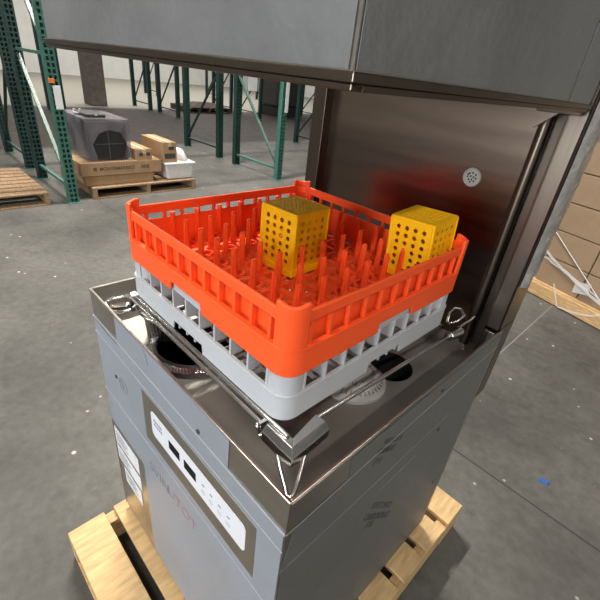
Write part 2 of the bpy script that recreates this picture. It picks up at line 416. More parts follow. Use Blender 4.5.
# raised fold lines of the front panel
m = MB(); front_quad(m, [(MX0, -.107), (MX1, -.107), (MX1, -.110), (MX0, -.110)], FY-.0012, .002)
front_quad(m, [(MX0, -.152), (MX1, -.152), (MX1, -.1535), (MX0, -.1535)], FY-.0008, .0012)
front_quad(m, [(MX0, -.338), (MX1, -.338), (MX1, -.3395), (MX0, -.3395)], FY-.0008, .0012)
m.build('panel_fold', FILM_EDGE, dw)
# control panel
cp = MB().box(.128, .525, FY-.0006, FY+.0008, -.312, -.165).build('control_panel', SURROUND, dw, .0004)
def rounded(x0, x1, z0, z1, r, n=8):
    P = []
    for cx, cz, a0 in ((x1-r, z1-r, 0), (x0+r, z1-r, 90), (x0+r, z0+r, 180), (x1-r, z0+r, 270)):
        for i in range(n+1):
            a = math.radians(a0+90*i/n); P.append((cx+r*math.cos(a), cz+r*math.sin(a)))
    return P
dc = front_quad(MB(), rounded(.166, .50, -.270, -.196, .012), FY-.0012, .0008).build('control_decal', DECAL, cp)
for x0, x1 in ((.243, .285), (.303, .346)): front_quad(MB(), [(x0, -.244), (x1, -.244), (x1, -.221), (x0, -.221)], FY-.002, .001).build('display', DISPLAY, cp)
for x in (.372, .398, .425, .452):
    front_quad(MB(), rounded(x-.007, x+.007, -.253, -.239, .0068), FY-.0017, .0006).build('button', PAPER2, cp)
    front_quad(MB(), [(x-.004, -.228), (x+.004, -.228), (x+.004, -.2255), (x-.004, -.2255)], FY-.0016, .0006).build('indicator', INKDARK, cp)
for k, (a, b) in enumerate(((.178, .215), (.178, .205))):
    for j in range(5):
        front_quad(MB(), [(a+j*.0075, -.221-k*.012), (a+j*.0075+.005, -.221-k*.012), (a+j*.0075+.005, -.214-k*.012), (a+j*.0075, -.214-k*.012)], FY-.0015, .0005).build('panel_mark', INK, cp)
lettering('lettering', 'SVIN', .046, INK, dw, (.125, FY-.0005, -.427), (1, 0, 0), (0, 0, 1), -.001)
lettering('lettering', 'UTOT', .046, INKRED, dw, (.215, FY-.0005, -.424), (1, 0, 0), (0, 0, 1), -.001)
# pen marks on the film
for (x, z, r_) in ((.020, -.237, .021), (.010, -.240, .010)):
    P_ = [(x+r_*math.cos(a), FY-.0006, z+r_*1.05*math.sin(a)) for a in [2*math.pi*i/20 for i in range(20)]]
    MB().tube(P_+[P_[0]], .0005, 6).build('pen_mark', INK, dw)
MB().tube([(.010, FY-.0006, -.222), (.020, FY-.0006, -.245), (.026, FY-.0006, -.250)], .0007, 6).build('pen_mark', INK, dw)
MB().tube([(.155, FY-.0006, -.040), (.168, FY-.0006, -.052), (.176, FY-.0006, -.072)], .0006, 6).build('pen_mark', INK, dw)
# screws on the front and the side
for (x, z) in ((.358, -.096), (-.02, -.235)): MB().lathe([(.005, 0), (.005, .002), (.001, .003)], (x, FY, z), 14, 'y').build('screw', INKDARK, dw)
# stickers low on the left of the front
for pts in ([(-.108, -.478), (.046, -.478), (.046, -.540), (-.108, -.540)], [(-.108, -.553), (.046, -.553), (.046, -.612), (-.108, -.612)], [(-.075, -.625), (.036, -.625), (.036, -.69), (-.075, -.69)]):
    s_ = front_quad(MB(), pts).build('sticker', PAPER, dw)
    s_['label'] = 'white printed sticker'
    mm = MB(); x0 = pts[0][0]; z1 = pts[0][1]
    for j in range(4): front_quad(mm, [(x0+.01, z1-.012-j*.011), (x0+.07+.015*(j % 2), z1-.012-j*.011), (x0+.07+.015*(j % 2), z1-.015-j*.011), (x0+.01, z1-.015-j*.011)], FY-.0007, .0004)
    mm.build('sticker_print', INK, s_)
# ---- film and marks on the right side
SX = MX1+.0004
def side_quad(mb, pts, x=SX, t=.0006):
    mb.hull([(x, y, z) for y, z in pts], [(x+t, y, z) for y, z in pts]); return mb
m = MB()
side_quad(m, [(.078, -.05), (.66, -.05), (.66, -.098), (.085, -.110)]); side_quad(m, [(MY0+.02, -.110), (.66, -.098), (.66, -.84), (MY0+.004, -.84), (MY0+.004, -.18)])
m.build('side_film', FILM2, dw)['label'] = 'protective film on the right side, darkened to look shaded'
m = MB(); side_quad(m, [(MY0, -.107), (.67, -.092), (.67, -.0945), (MY0, -.1095)], SX+.0006, .001)
side_quad(m, [(MY0, -.205), (.50, -.215), (.50, -.2165), (MY0, -.2065)], SX+.0002, .0008)
side_quad(m, [(.22, -.262), (.36, -.262), (.36, -.2632), (.22, -.2632)], SX+.0002, .0008)
m.build('side_fold', INKF, dw)
for (y, z) in ((.379, -.078), (.60, -.57), (.45, -.24)): MB().cyl((SX, y, z), (SX+.003, y, z), .0045, n=12).build('screw', INKDARK, dw)
lettering('lettering', 'WETHOUT', .017, INKDARK, dw, (SX+.0008, .172, -.088), (0, 1, -.55), (0, .55, 1), 0)
lettering('lettering', 'CUMBERT', .017, INKDARK, dw, (SX+.0008, .160, -.104), (0, 1, -.55), (0, .55, 1), .0004)
lettering('lettering', '(TN)', .017, INKDARK, dw, (SX+.0008, .155, -.126), (0, 1, -.55), (0, .55, 1), 0)
lettering('lettering', 'APHTCHASCI', .024, INKDARK, dw, (SX+.0008, .205, -.305), (0, 1, -.95), (0, .95, 1), 0)
lettering('lettering', 'CANDONTRACT', .024, INKDARK, dw, (SX+.0008, .185, -.325), (0, 1, -.95), (0, .95, 1), .0004)
lettering('lettering', '(TN)', .024, INKDARK, dw, (SX+.0008, .205, -.372), (0, 1, -.95), (0, .95, 1), 0)
for x in (MX0+.05, MX1-.05):
    for y in (MY0+.05, MY1-.05): MB().cyl((x, y, BOT-.02), (x, y, BOT), .02, .016, 16).build('foot', BLACK, dw)

# ---- rack guide: rods, corner angle, legs, clips
MB().tube([(.03, -.0075, -.0135), (.468, -.0085, -.0145)], .0044).build('guide_rod', CHROME, dw, smooth=True)
MB().tube([(.02, -.001, -.0058), (.40, -.001, -.0058), (.500, .000, -.0058), (.516, .001, -.008)], .0044).build('guide_rod', CHROME, dw, smooth=True)
MB().tube([(.02, .49, -.006), (.50, .49, -.006)], .0046).build('guide_rod', CHROME, dw, smooth=True)
MB().tube([(.512, .06, -.014), (.528, .50, -.014)], .0042).build('guide_rod', CHROME, dw, smooth=True)
# angle at the near corner: two mitred, ridge-topped arms
zb, zm, zt = -.034, -.016, -.007
m = MB()
m.hull([(.478, -.018, zb), (.478, -.018, zm), (.478, -.008, zt), (.478, .006, zt-.002), (.478, .006, zb)],
       [(.545, -.018, zb), (.545, -.018, zm), (.535, -.008, zt), (.521, .006, zt-.002), (.521, .006, zb)])
m.build('corner_angle', CHROME, dw, .001)
m = MB()
m.hull([(.545, -.018, zb), (.545, -.018, zm), (.535, -.008, zt), (.521, .006, zt-.002), (.521, .006, zb)],
       [(.540, .068, zb), (.540, .068, zm), (.530, .068, zt), (.508, .068, zt-.002), (.508, .068, zb)])
m.build('corner_angle', CHROME, dw, .001)
for c_, r_ in (((.466, -.014, -.016), .0068), ((.473, -.014, -.029), .0055)): MB().ball(c_, r_).build('clamp_screw', CHROME, dw, smooth=True)
MB().box(.468, .474, -.018, .008, -.034, -.004).build('clamp_plate', CHROME, dw, .001)
MB().tube([(.508, -.012, -.030), (.530, -.024, -.040), (.556, -.036, -.047), (.566, -.041, -.050), (.571, -.040, -.050), (.571, -.033, -.048), (.560, -.015, -.042), (.536, .022, -.032)], .0034).build('corner_leg', CHROME, dw, smooth=True)
MB().cyl((.5415, .040, -.025), (.5435, .040, -.025), .003, n=10).build('rivet', BLACK, dw)
# far left corner: wire loop and clip
MB().tube([(.012, .008, -.018), (-.02, -.003, -.022), (-.046, -.030, -.034), (-.050, -.042, -.040), (-.040, -.046, -.044), (-.014, -.044, -.048), (.010, -.034, -.040), (.030, -.018, -.028), (.034, -.008, -.018)], .0040).build('corner_leg', CHROME, dw, smooth=True)
MB().tube([(-.036, -.036, -.046), (.008, -.016, -.028)], .0052).build('leg_pin', CHROME, dw, smooth=True)
MB().hull([(.006, -.012, -.03), (.026, -.016, -.03), (.026, .008, -.03), (.004, .008, -.03)], [(.004, -.008, -.002), (.018, -.010, -.006), (.018, .006, -.004), (.002, .006, -.002)]).build('clamp_plate', CHROME, dw, .0015)
MB().box(.028, .034, -.020, -.003, -.034, .004).build('clamp_plate', CHROME, dw, .0015)
# right corner: roller and hook
MB().cyl((.526, .478, -.016), (.532, .520, -.016), .0115, n=24).build('roller', CHROME, dw, .001)
MB().tube([(.500, .515, -.006), (.490, .535, .006), (.488, .560, .012), (.500, .572, .010), (.515, .565, .002), (.512, .540, -.008), (.502, .520, -.010)], .0034).build('hook', CHROME, dw, smooth=True)
MB().tube([(.526, .520, -.010), (.530, .590, -.002)], .0035).build('leg_pin', CHROME, dw, smooth=True)

# ---- tower behind the well and its sliding hood
TX0, TX1, TY = MX0+.006, MX1-.006, .632
TTOP = 1.02
m = MB()
m.box(TX0-.006, -.072, TY, TY+.004, TZ, TTOP); m.box(-.076, -.072, TY, .684, TZ, TTOP); m.box(TX0-.006, TX0-.002, TY, .735, RIM+.002, TTOP)
m.build('tower_post', STEEL_MID, dw, .0015)
m = MB()
m.box(.550, TX1+.006, TY, TY+.004, RIM+.002, TTOP); m.box(.546, .550, TY, .672, TZ, TTOP); m.box(TX1+.002, TX1+.006, TY, .735, RIM+.002, TTOP)
m.box(MX1-.004, MX1, MY1+.001, .735, -.275, RIM+.002); m.box(.520, .550, .668, .672, TZ, TTOP)
m.build('tower_post', STEEL_MID, dw, .0015)
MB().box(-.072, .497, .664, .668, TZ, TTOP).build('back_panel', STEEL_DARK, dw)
m = MB(); m.cyl((.509, .652, TZ), (.509, .652, TTOP), .012, n=20); m.build('guide_rail', STEEL_MID, dw, smooth=True)
MB().box(TX0-.006, TX1+.006, .733, .737, -.275, TTOP).build('tower_cover', STEEL, dw)
MB().box(TX0-.006, TX1+.006, .60, .737, TTOP, TTOP+.003).build('tower_top', STEEL, dw)
# vent grille on the back panel
vc = (.393, .6635, .287)
vg = MB().lathe([(.0215, 0), (.0215, .003), (.0195, .0052), (.0165, .0052), (.0155, .003), (.001, .003)], vc, 32, 'y').build('vent_grille', mat('vent_plastic', (.42, .40, .36), .45), dw, smooth=True)
m = MB()
for (a, b) in ((-.007,.008),(0,.010),(.008,.007),(-.010,0),(-.003,.002),(.004,.001),(.010,-.001),(-.006,-.006),(.001,-.005),(.007,-.008),(-.001,-.011),(-.010,.005)):
    m.lathe([(.0022, .0031), (.0022, .0036), (.0002, .0037)], (vc[0]+a, vc[1], vc[2]+b), 8, 'y')
m.build('vent_hole', BLACK, vg)
# hood shell, raised
HX0, HX1, HY0, HY1, HZ, HT = -.118, .578, -.050, .612, .4495, .98
m = MB()
m.box(HX0, HX1, HY0, HY0+.003, HZ, HT); m.box(HX0, HX0+.003, HY0, HY1, HZ, HT); m.box(HX1-.003, HX1, HY0, HY1, HZ, HT); m.box(HX0, HX1, HY0, HY1, HT, HT+.003)
hood = m.build('hood', STEEL, dw, .001); hood['label'] = 'raised stainless hood'
m = MB()
for z0, z1, e in ((HZ-.001, HZ+.0045, .002), (HZ+.0045, HZ+.012, .0055)):
    m.box(HX0-e, HX1+e, HY0-e, HY0+.012, z0, z1); m.box(HX0-e, HX0+.012, HY0+.012, HY1, z0, z1); m.box(HX1-.012, HX1+e, HY0+.012, HY1, z0, z1)
m.build('hood_rim', STEEL_MID, hood, .001)
m = MB(); m.box(HX1+.0005, HX1+.0014, HY0+.002, .475, HZ+.013, HT-.02); m.box(HX1+.0005, HX1+.0014, .482, HY1-.002, HZ+.013, HT-.02)
m.build('hood_film', HOODFILM, hood)
MB().box(HX0+.004, HX1-.004, HY0-.0014, HY0-.0005, HZ+.013, HT-.02).build('hood_film', HOODFILM, hood)
m = MB(); m.hull([(.545, .604, HZ-.002), (.508, .604, HZ-.002), (.503, .604, HZ-.038)], [(.545, .608, HZ-.002), (.508, .608, HZ-.002), (.503, .608, HZ-.038)])
m.build('hood_gusset', STEEL_DARK, hood, .0006)
MB().box(.500, .575, .596, .612, HZ-.008, HZ-.001).build('hood_stop', STEEL_MID, hood, .001)
# crumpled foil wrap down the right flank of the tower
m = MB(); n = 40; rows = []
for k in range(n+1):
    z = .085+(1.0-.085)*k/n; jx = .002*math.sin(k*1.7)+.0015*random.random(); w_ = .095*min(1, .35+k*.09)
    rows.append([(TX1+.0075, .645, z), (TX1+.016+jx, .655, z), (TX1+.020-jx, .645+w_*.6, z), (TX1+.012+jx, .648+w_, z), (TX1+.0075, .650+w_, z)])
V = [p for r in rows for p in r]; F = [(k*5+i, k*5+(i+1) % 5, (k+1)*5+(i+1) % 5, (k+1)*5+i) for k in range(n) for i in range(5)]+[(4, 3, 2, 1, 0), tuple(n*5+i for i in range(5))]
m.add(V, F).build('foil_wrap', BUBBLE, dw, smooth=True)['label'] = 'shiny crumpled grey wrap'

# ================================================================ DISH RACKS
RC = (.25, .25)
grp = 'dish racks stacked in the well'
gr = thing('dish_rack', (.25, .25, 0), 'light grey plastic dish rack resting on the wire guide under the orange rack', 'dish rack')
def notch(lo, up, zlow, zup, r_lo, r_up):
    def f(sd, q):
        if sd in ('f', 'b') and lo < q < up: return zup
        if sd in ('r', 'l') and r_lo < q < r_up: return zup
        return zlow
    st = []
    for sd in 'fb': st += [(sd, lo), (sd, lo+.0015), (sd, up-.0015), (sd, up)]
    for sd in 'rl': st += [(sd, r_lo), (sd, r_lo+.0015), (sd, r_up-.0015), (sd, r_up)]
    return f, st
f, st = notch(.183, .285, 0.0, .019, .208, .310)
MB().ring(RC, .250, .250, .030, .004, f, .048, st).build('lower_band', GREYPL, gr, .0015, True)
MB().ring(RC, .244, .244, .026, .004, .082, .108).build('top_rim', GREYPL, gr, .001, True)
MB().ring(RC, .2505, .2505, .030, .008, .044, .0485).build('ledge', GREYPL, gr, .001, True)
def strut_positions(n, lo, hi): return [lo+(hi-lo)*i/n for i in range(n+1)]
st_proto = {}
def strut(name, side, q, z0, z1, w, d, h, m_, parent, inset=.002):
    """copy of one strut mesh placed on a side of the rack; d deep, w wide"""
    key = (name, parent.name)
    if key not in st_proto:
        me_o = MB().add(*_strut_geo(w, d, z0, z1)).build(name, m_, None, .0006)
        me_o.parent = parent; st_proto[key] = me_o; o = me_o
    else:
        o = st_proto[key].copy(); COL.objects.link(o); o.parent = parent
    bx = Vector(parent['base_point'])
    if side == 'f': p, a = (q, RC[1]-h+inset), 0
    elif side == 'b': p, a = (q, RC[1]+h-inset), math.pi
    elif side == 'r': p, a = (RC[0]+h-inset, q), math.pi/2
    else: p, a = (RC[0]-h+inset, q), -math.pi/2
    o.location = (p[0]-bx.x, p[1]-bx.y, -bx.z); o.rotation_euler = (0, 0, a)
    return o
def _strut_geo(w, d, z0, z1):
    x0, x1, y0, y1 = -w/2, w/2, 0, d
    return ([(x0,y0,z0),(x1,y0,z0),(x1,y1,z0),(x0,y1,z0),(x0,y0,z1),(x1,y0,z1),(x1,y1,z1),(x0,y1,z1)], [(0,3,2,1),(4,5,6,7),(0,1,5,4),(1,2,6,5),(2,3,7,6),(3,0,4,7)])
for sd in 'frbl':
    for q in strut_positions(9, .044, .456): strut('strut', sd, q, .046, .084, .0042, .026, .249, GREYPL, gr)
for sx_ in (-1, 1):
    for sy_ in (-1, 1):
        m = MB(); cx, cy = .25+sx_*.2185, .25+sy_*.2185
        m.ring((cx, cy), .0285, .0285, .026, .004, .04, .108)
        m.build('corner_post', GREYPL, gr, .001, True)
m = MB()
for k in range(17):
    q = .03+k*.0275
    m.box(q-.002, q+.002, .006, .494, .004, .012); m.box(.006, .494, q-.002, q+.002, .004, .012)
m.build('base_grid', GREYPL, gr)
# inner slanted wall seen between the struts


ork = thing('peg_rack', (.25, .25, .085), 'bright orange plastic peg rack stacked on the grey rack', 'dish rack')
f, st = notch(.183, .285, .086, .104, .209, .315)
MB().ring(RC, .252, .252, .030, .0045, f, .132, st).build('lower_band', ORANGE, ork, .0015, True)
MB().ring(RC, .2525, .2525, .030, .010, .1285, .1325).build('ledge', ORANGE, ork, .001, True)
MB().ring(RC, .248, .248, .028, .0065, .170, .189).build('upper_rail', ORANGE, ork, .002, True)
MB().ring(RC, .2345, .2345, .020, .003, .096, .161).build('inner_wall', ORANGE, ork, .0008, True)
for sd in 'frbl':
    for q in strut_positions(10, .043, .453): strut('strut', sd, q, .130, .173, .0062, .008, .249, ORANGE, ork)
def corner(sx_, sy_):
    """quarter-round corner post rising over the rail"""
    hx, rad, t = .2515, .027, .007; ccx = ccy = hx-rad; P = []
    out = [(hx-.034, hx)]+[(ccx+rad*math.cos(a), ccy+rad*math.sin(a)) for a in [math.pi/2*(1-i/8) for i in range(9)]]+[(hx, hx-.034)]
    ri = rad-t
    inn = [(hx-.034, hx-t)]+[(ccx+ri*math.cos(a), ccy+ri*math.sin(a)) for a in [math.pi/2*(1-i/8) for i in range(9)]]+[(hx-t, hx-.034)]
    m = MB(); n = len(out); V = []
    zt = [.203, .203]+[.203-.0035*math.sin(math.pi*k/(n-3)) for k in range(1, n-3)]+[.203, .203]
    zt = (zt+[.203]*n)[:n]
    for k in range(n):
        (a, b), (c, d) = out[k], inn[k]; q = lambda x, y, z: (.25+sx_*x, .25+sy_*y, z)
        V += [q(a, b, .128), q(a, b, zt[k]), q(c, d, zt[k]), q(c, d, .128)]
    F = [(4*k+e, 4*k+4+e, 4*k+4+(e+1) % 4, 4*k+(e+1) % 4) for k in range(n-1) for e in range(4)]+[(0, 1, 2, 3), tuple(4*(n-1)+e for e in (3, 2, 1, 0))]
    m.add(V, F).build('corner_post', ORANGE, ork, .0018, True)
for a in (-1, 1):
    for b in (-1, 1): corner(a, b)
# dimples along the top rail
m = MB()
for q in (.10, .142, .26, .30, .38, .42):
    m.cyl((q, .0095, .1885), (q, .0095, .1895), .0022, n=8); m.cyl((.4905, q, .1885), (.4905, q, .1895), .0022, n=8)
m.build('rail_dimple', mat('dimple_orange', (.25, .03, .01), .6), ork)
PX = [.021+.056*i for i in range(8)]; PY = [.095+.0595*j for j in range(7)]
# base lattice: bars, and a small ring at every crossing
m = MB()
for x in PX+[.469]:
    m.box(x-.005, x+.005, .012, .488, .088, .102)
for y in [.036]+PY:
    m.box(.012, .488, y-.005, y+.005, .088, .102)
for k in range(8): m.bar((.02+.056*k, .02, .0965), (.48, .48-.056*k, .0965), .005, .012); m.bar((.48-.056*k, .02, .0965), (.02, .48-.056*k, .0965), .005, .012)
for x in PX:
    for y in [.066+.0595*j for j in range(7)]:
        m.lathe([(.015, .0), (.015, .016), (.010, .016), (.010, .0)], (x+.028, y, .088), 12)
m.build('base_grid', ORANGE, ork)
peg = MB()
def frust(m, w0, d0, w1, d1, z0, z1, ox=0, oy=0):
    m.hull([(ox-w0,oy-d0,z0),(ox+w0,oy-d0,z0),(ox+w0,oy+d0,z0),(ox-w0,oy+d0,z0)], [(ox-w1,oy-d1,z1),(ox+w1,oy-d1,z1),(ox+w1,oy+d1,z1),(ox-w1,oy+d1,z1)])
frust(peg, .0066, .0030, .0052, .0026, 0, .069); frust(peg, .0030, .0064, .0026, .0050, 0, .072); frust(peg, .011, .011, .006, .006, -.004, .009)
peg = peg.build('peg', ORANGE, None, .0007); peg.parent = ork
first = True
for x in PX:
    for y in PY:
        p = peg if first else peg.copy()
        if not first: COL.objects.link(p); p.parent = ork
        first = False
        p.location = (x-.25, y-.25, .100-.085)

# ================================================================ CUTLERY BASKETS
def make_cup(base, label):
    t = thing('cutlery_basket', base, label, 'cutlery basket', 'yellow cutlery baskets in the orange rack')
    w, d, h, th = .0470, .0475, .127, .0022; x, y, z = base
    m = MB()
    for (o, ud, L) in (((x-w, y-d, z), (1, 0, 0), 2*w), ((x+w, y-d, z), (0, 1, 0), 2*d), ((x+w, y+d, z), (-1, 0, 0), 2*w), ((x-w, y+d, z), (0, -1, 0), 2*d)):
        m.perf(Vector(o)-Vector(ud).cross(Vector((0, 0, 1)))*th, ud, (0, 0, 1), L, h-.004, th, 4, 6, .009, .020, .008, r=.31)
    m.build('body', YELLOW, t)
    for a in (-1, 1):
        for b in (-1, 1): MB().cyl((x+a*(w-.001), y+b*(d-.001), z), (x+a*(w-.001), y+b*(d-.001), z+h-.003), .0030, n=12).build('corner_rib', YELLOW, t, smooth=True)
    MB().perf((x-w, y-d, z+h-.003), (1, 0, 0), (0, 1, 0), 2*w, 2*d, .003, 7, 7, .010, .010, r=.22, square=True).build('base_grille', YELLOW, t, .0)
    m = MB().ring((x, y), w+.002, d+.002, .006, .004, z, z+.014); m.build('rim', YELLOW, t, .0008)
    m = MB().ring((x, y), w+.0012, d+.0012, .005, .008, z+h-.0045, z+h+.0005); m.build('edge_frame', YELLOW, t, .001)
    return t
cup = make_cup((.243, .243, .104), 'upright yellow perforated cutlery basket near the middle of the orange rack')
cup.rotation_euler = (0, 0, math.radians(3.0))
cup2 = copy_tree(cup); cup2.location = (.424, .441, .110+ZO); cup2.rotation_euler = (math.radians(3.4), math.radians(-2.5), math.radians(1.1))
cup2['label'] = 'tilted yellow cutlery basket at the right corner of the orange rack, near the vent'

# ================================================================ PALLETS
def pallet(x0, x1, y0, y1, z0, h, label, m_, along='y', nb=7, group=None, rz=0, base=None):
    base = base or ((x0+x1)/2, (y0+y1)/2, z0)
    t = thing('pallet', base, label, 'pallet', group, rz)
    a0, a1, b0, b1 = (x0, x1, y0, y1) if along == 'y' else (y0, y1, x0, x1)   # boards run along b, spread over a
    def bx(m, p0, p1, q0, q1, zz0, zz1):
        return m.box(p0, p1, q0, q1, zz0, zz1) if along == 'y' else m.box(q0, q1, p0, p1, zz0, zz1)
    bw = (a1-a0)/(nb*1.28-.28)
    for k in range(nb):
        p = a0+k*bw*1.28; bx(MB(), p, p+bw, b0, b1, z0+h-.018, z0+h).build('deck_board', m_, t, .002)
    for k in range(3):
        q = b0+(b1-b0-.04)*k/2; bx(MB(), a0, a1, q, q+.04, z0+.018, z0+h-.0185).build('stringer', m_, t, .002)
    for k in range(3):
        p = a0+(a1-a0-bw)*k/2; bx(MB(), p, p+bw, b0, b1, z0, z0+.0175).build('bottom_board', m_, t, .002)
    return t
pallet(-.145, .650, -.23, .865, -1, .13, 'pale wooden pallet carrying the dishwasher', WOODF, 'x', 8)
pallet(-4.95, -3.85, 1.20, 2.46, -1, .125, 'worn wooden pallet under the long cartons and white tub', WOODM, 'y', 6)
pallet(-4.95, -3.83, -.45, .76, -1, .135, 'empty slatted wooden pallet left of the green upright', WOODM, 'y', 8)
ang = math.radians(-18)
C0 = (.060, 3.435, -1)
rp_name = pallet(C0[0]-.02, C0[0]+1.60, C0[1]-.02, C0[1]+.98, -1, .125, 'honey-coloured pallet under the stacked cartons at right', WOOD, 'x', 6, rz=ang, base=C0).name

# ================================================================ CARTONS AT RIGHT
MB().box(C0[0]-.02, C0[0]+1.60, C0[1]-.038, C0[1]-.0205, -.992, -.890).build('side_board', WOOD, bpy.data.objects[rp_name], .002)
def carton_parts(t, x0, x1, y0, y1, z0, z1, m_=CARD, axis='x', print_=True):
    """carton with flaps meeting at a seam and a tape strip; fronts face -y or +x"""
    MB().box(x0, x1, y0, y1, z0, z1-.004).build('carton_body', m_, t, .004)
    m = MB()
    if axis == 'x':
        c = (y0+y1)/2; m.box(x0+.001, x1-.001, y0+.001, c-.002, z1-.004, z1); m.box(x0+.001, x1-.001, c+.002, y1-.001, z1-.004, z1)
    else:
        c = (x0+x1)/2; m.box(x0+.001, c-.002, y0+.001, y1-.001, z1-.004, z1); m.box(c+.002, x1-.001, y0+.001, y1-.001, z1-.004, z1)
    m.build('flap', m_, t, .001)
    m = MB()
    if axis == 'x': m.box(x0-.0008, x1+.0008, c-.024, c+.024, z1-.0005, z1+.0006); m.box(x1, x1+.001, c-.024, c+.024, z1-.05, z1); m.box(x0-.001, x0, c-.024, c+.024, z1-.05, z1)
    else: m.box(c-.024, c+.024, y0-.0008, y1+.0008, z1-.0005, z1+.0006); m.box(c-.024, c+.024, y0-.001, y0, z1-.05, z1); m.box(c-.024, c+.024, y1, y1+.001, z1-.05, z1)
    m.build('tape', TAPE, t)
c0 = thing('carton', (C0[0], C0[1], -.874), '', 'carton', 'brown cartons stacked at right', ang)
CW, CD, CH = .375, .46, .2255
carton_parts(c0, C0[0]+.002, C0[0]+CW-.006, C0[1]+.004, C0[1]+CD, -.874, -.874+CH-.006, CARD2)
ux, uy = Vector((math.cos(ang), math.sin(ang), 0)), Vector((-math.sin(ang), math.cos(ang), 0))
rown = ['bottom', 'second', 'third', 'fourth', 'fifth', 'sixth']; coln = ['leftmost column, beside the dishwasher tower', 'second column from the tower', 'third column from the tower', 'column farthest from the tower']
for r in range(6):
    for c in range(4):
        b = Vector((C0[0], C0[1], -.874+r*CH))+ux*(c*CW)
        lab = 'plain brown carton in the %s row up, %s' % (rown[r], coln[c])
        if r == 0 and c == 0: c0['label'] = lab; continue
        dup(c0, b, lab)
# stretch wrap torn round the cartons
sw = thing('torn_stretch_wrap', (C0[0]+.4, C0[1]-.2, -.87), 'torn white stretch wrap strands hanging over the lower cartons and pallet', 'stretch wrap')
def onface(a, z, out=.012): p = Vector(C0)+ux*a-uy*out; return (p.x, p.y, z)
def ribbon(pts, w):
    m = MB(); P = [Vector(p) for p in pts]; V = []
    for k, p in enumerate(P):
        d = (P[min(k+1, len(P)-1)]-P[max(0, k-1)]).normalized(); s_ = d.cross(uy).normalized()*w*(.7+.5*random.random())/2
        for e in (-.0012, .0012): V += [p-s_+uy*e, p+s_+uy*e]
    F = []
    for k in range(len(P)-1):
        a = 4*k; b = a+4; F += [(a, b, b+1, a+1), (a+2, a+3, b+3, b+2), (a, a+2, b+2, b), (a+1, b+1, b+3, a+3)]
    return m.add(V, F)
def lerp(a, b, n, sag=0, jit=.004):
    return [tuple(Vector(a).lerp(Vector(b), i/n)+Vector((0, 0, -sag*math.sin(math.pi*i/n)+random.uniform(-jit, jit)))-uy*0.002) for i in range(n+1)]
MB().tube(lerp(onface(-.02, -.42), onface(.60, -.84), 10, 0, .001), .0032, 6).build('strand', WHITEPL, sw)
ribbon(lerp(onface(-.03, -.60), onface(.75, -.86, .05), 14, .02, .006), .022).build('strand', WRAPW, sw)
ribbon(lerp(onface(.0, -.66), onface(.55, -.80, .016), 12, -.01, .008), .014).build('strand', WRAPW, sw)
ribbon(lerp(onface(.20, -.82, .06), onface(.30, -.975, .06), 6, 0, .004)+lerp(onface(.31, -.975, .06), onface(.62, -.87, .06), 9, .03, .005), .015).build('strand', WRAPW, sw)
m = MB(); p = [onface(.335, -.83, .0235), onface(.45, -.80, .0235), onface(.44, -.71, .0235), onface(.33, -.74, .0235)]
m.hull(p, [tuple(Vector(q)-uy*.002) for q in p]); m.build('tape_patch', WRAPW, sw)
# white label on a carton of the second column
lb = thing('paper_label', onface(.52, -.62, .004), 'white paper label on a brown carton near the right edge', 'label')
p = [onface(.52, -.62, .003), onface(.62, -.62, .003), onface(.62, -.53, .003), onface(.52, -.53, .003)]
MB().hull(p, [tuple(Vector(q)-uy*.001) for q in p]).build('label_sheet', PAPER, lb)

# ================================================================ GOODS ON THE LEFT PALLET
PZ = -.874
t = thing('carton', (-4.2, 1.54, PZ), 'long lower brown carton lying directly on the worn pallet', 'carton')
carton_parts(t, -4.62, -3.93, 1.16, 1.93, PZ, -.762, CARD, 'y')
t = thing('carton', (-4.2, 1.58, -.762), 'long flat brown carton printed on its side, carrying the black wrapped unit', 'carton')
carton_parts(t, -4.66, -3.905, 1.12, 2.03, -.761, -.622, CARD, 'y')
lettering('lettering', 'MONTEMARBRO', .052, INKCARD, t, (-3.9035, 1.31, -.708), (0, 1, 0), (0, 0, 1), .001)
MB().box(-3.9045, -3.9035, 1.245, 1.285, -.708, -.670).build('print_mark', INKCARD, t)
lettering('lettering', 'HHE', .050, INKCARD, t, (-3.9035, 1.78, -.705), (0, 1, 0), (0, 0, 1), .002)
t = thing('carton', (-4.05, 1.83, -.62), 'small flat brown carton on the end of the long carton', 'carton', None)
carton_parts(t, -4.40, -3.92, 1.74, 1.93, -.621, -.505, CARD, 'x')
for y in (1.775, 1.86): MB().box(-3.9198, -3.9185, y, y+.045, -.575, -.540).build('print_mark', INKDARK, t)
# white tub with lid
t = thing('storage_tub', (-4.1, 2.28, PZ), 'white plastic tub at the right end of the worn pallet', 'tub')
m = MB(); z0, z1 = PZ, -.675
m.hull([(-4.42, 2.12, z0), (-3.92, 2.12, z0), (-3.92, 2.44, z0), (-4.42, 2.44, z0)], [(-4.46, 2.09, z1), (-3.90, 2.09, z1), (-3.90, 2.475, z1), (-4.46, 2.475, z1)])
m.build('tub_body', WHITEPL, t, .015)
MB().box(-4.475, -3.885, 2.078, 2.49, z1-.022, z1+.004).build('tub_rim', WHITEPL, t, .008)
t = thing('carton', (-4.2, 2.16, -.67), 'small tall brown carton with dark print standing on the white tub', 'carton')
carton_parts(t, -4.50, -3.93, 2.075, 2.255, -.670, -.440, CARD, 'x')
MB().box(-3.9298, -3.9285, 2.095, 2.235, -.625, -.565).build('print_mark', INKDARK, t)
MB().box(-3.9298, -3.9285, 2.15, 2.22, -.525, -.485).build('print_mark', INKDARK, t)
t = MB(); 
V = []; F = []; n = 16
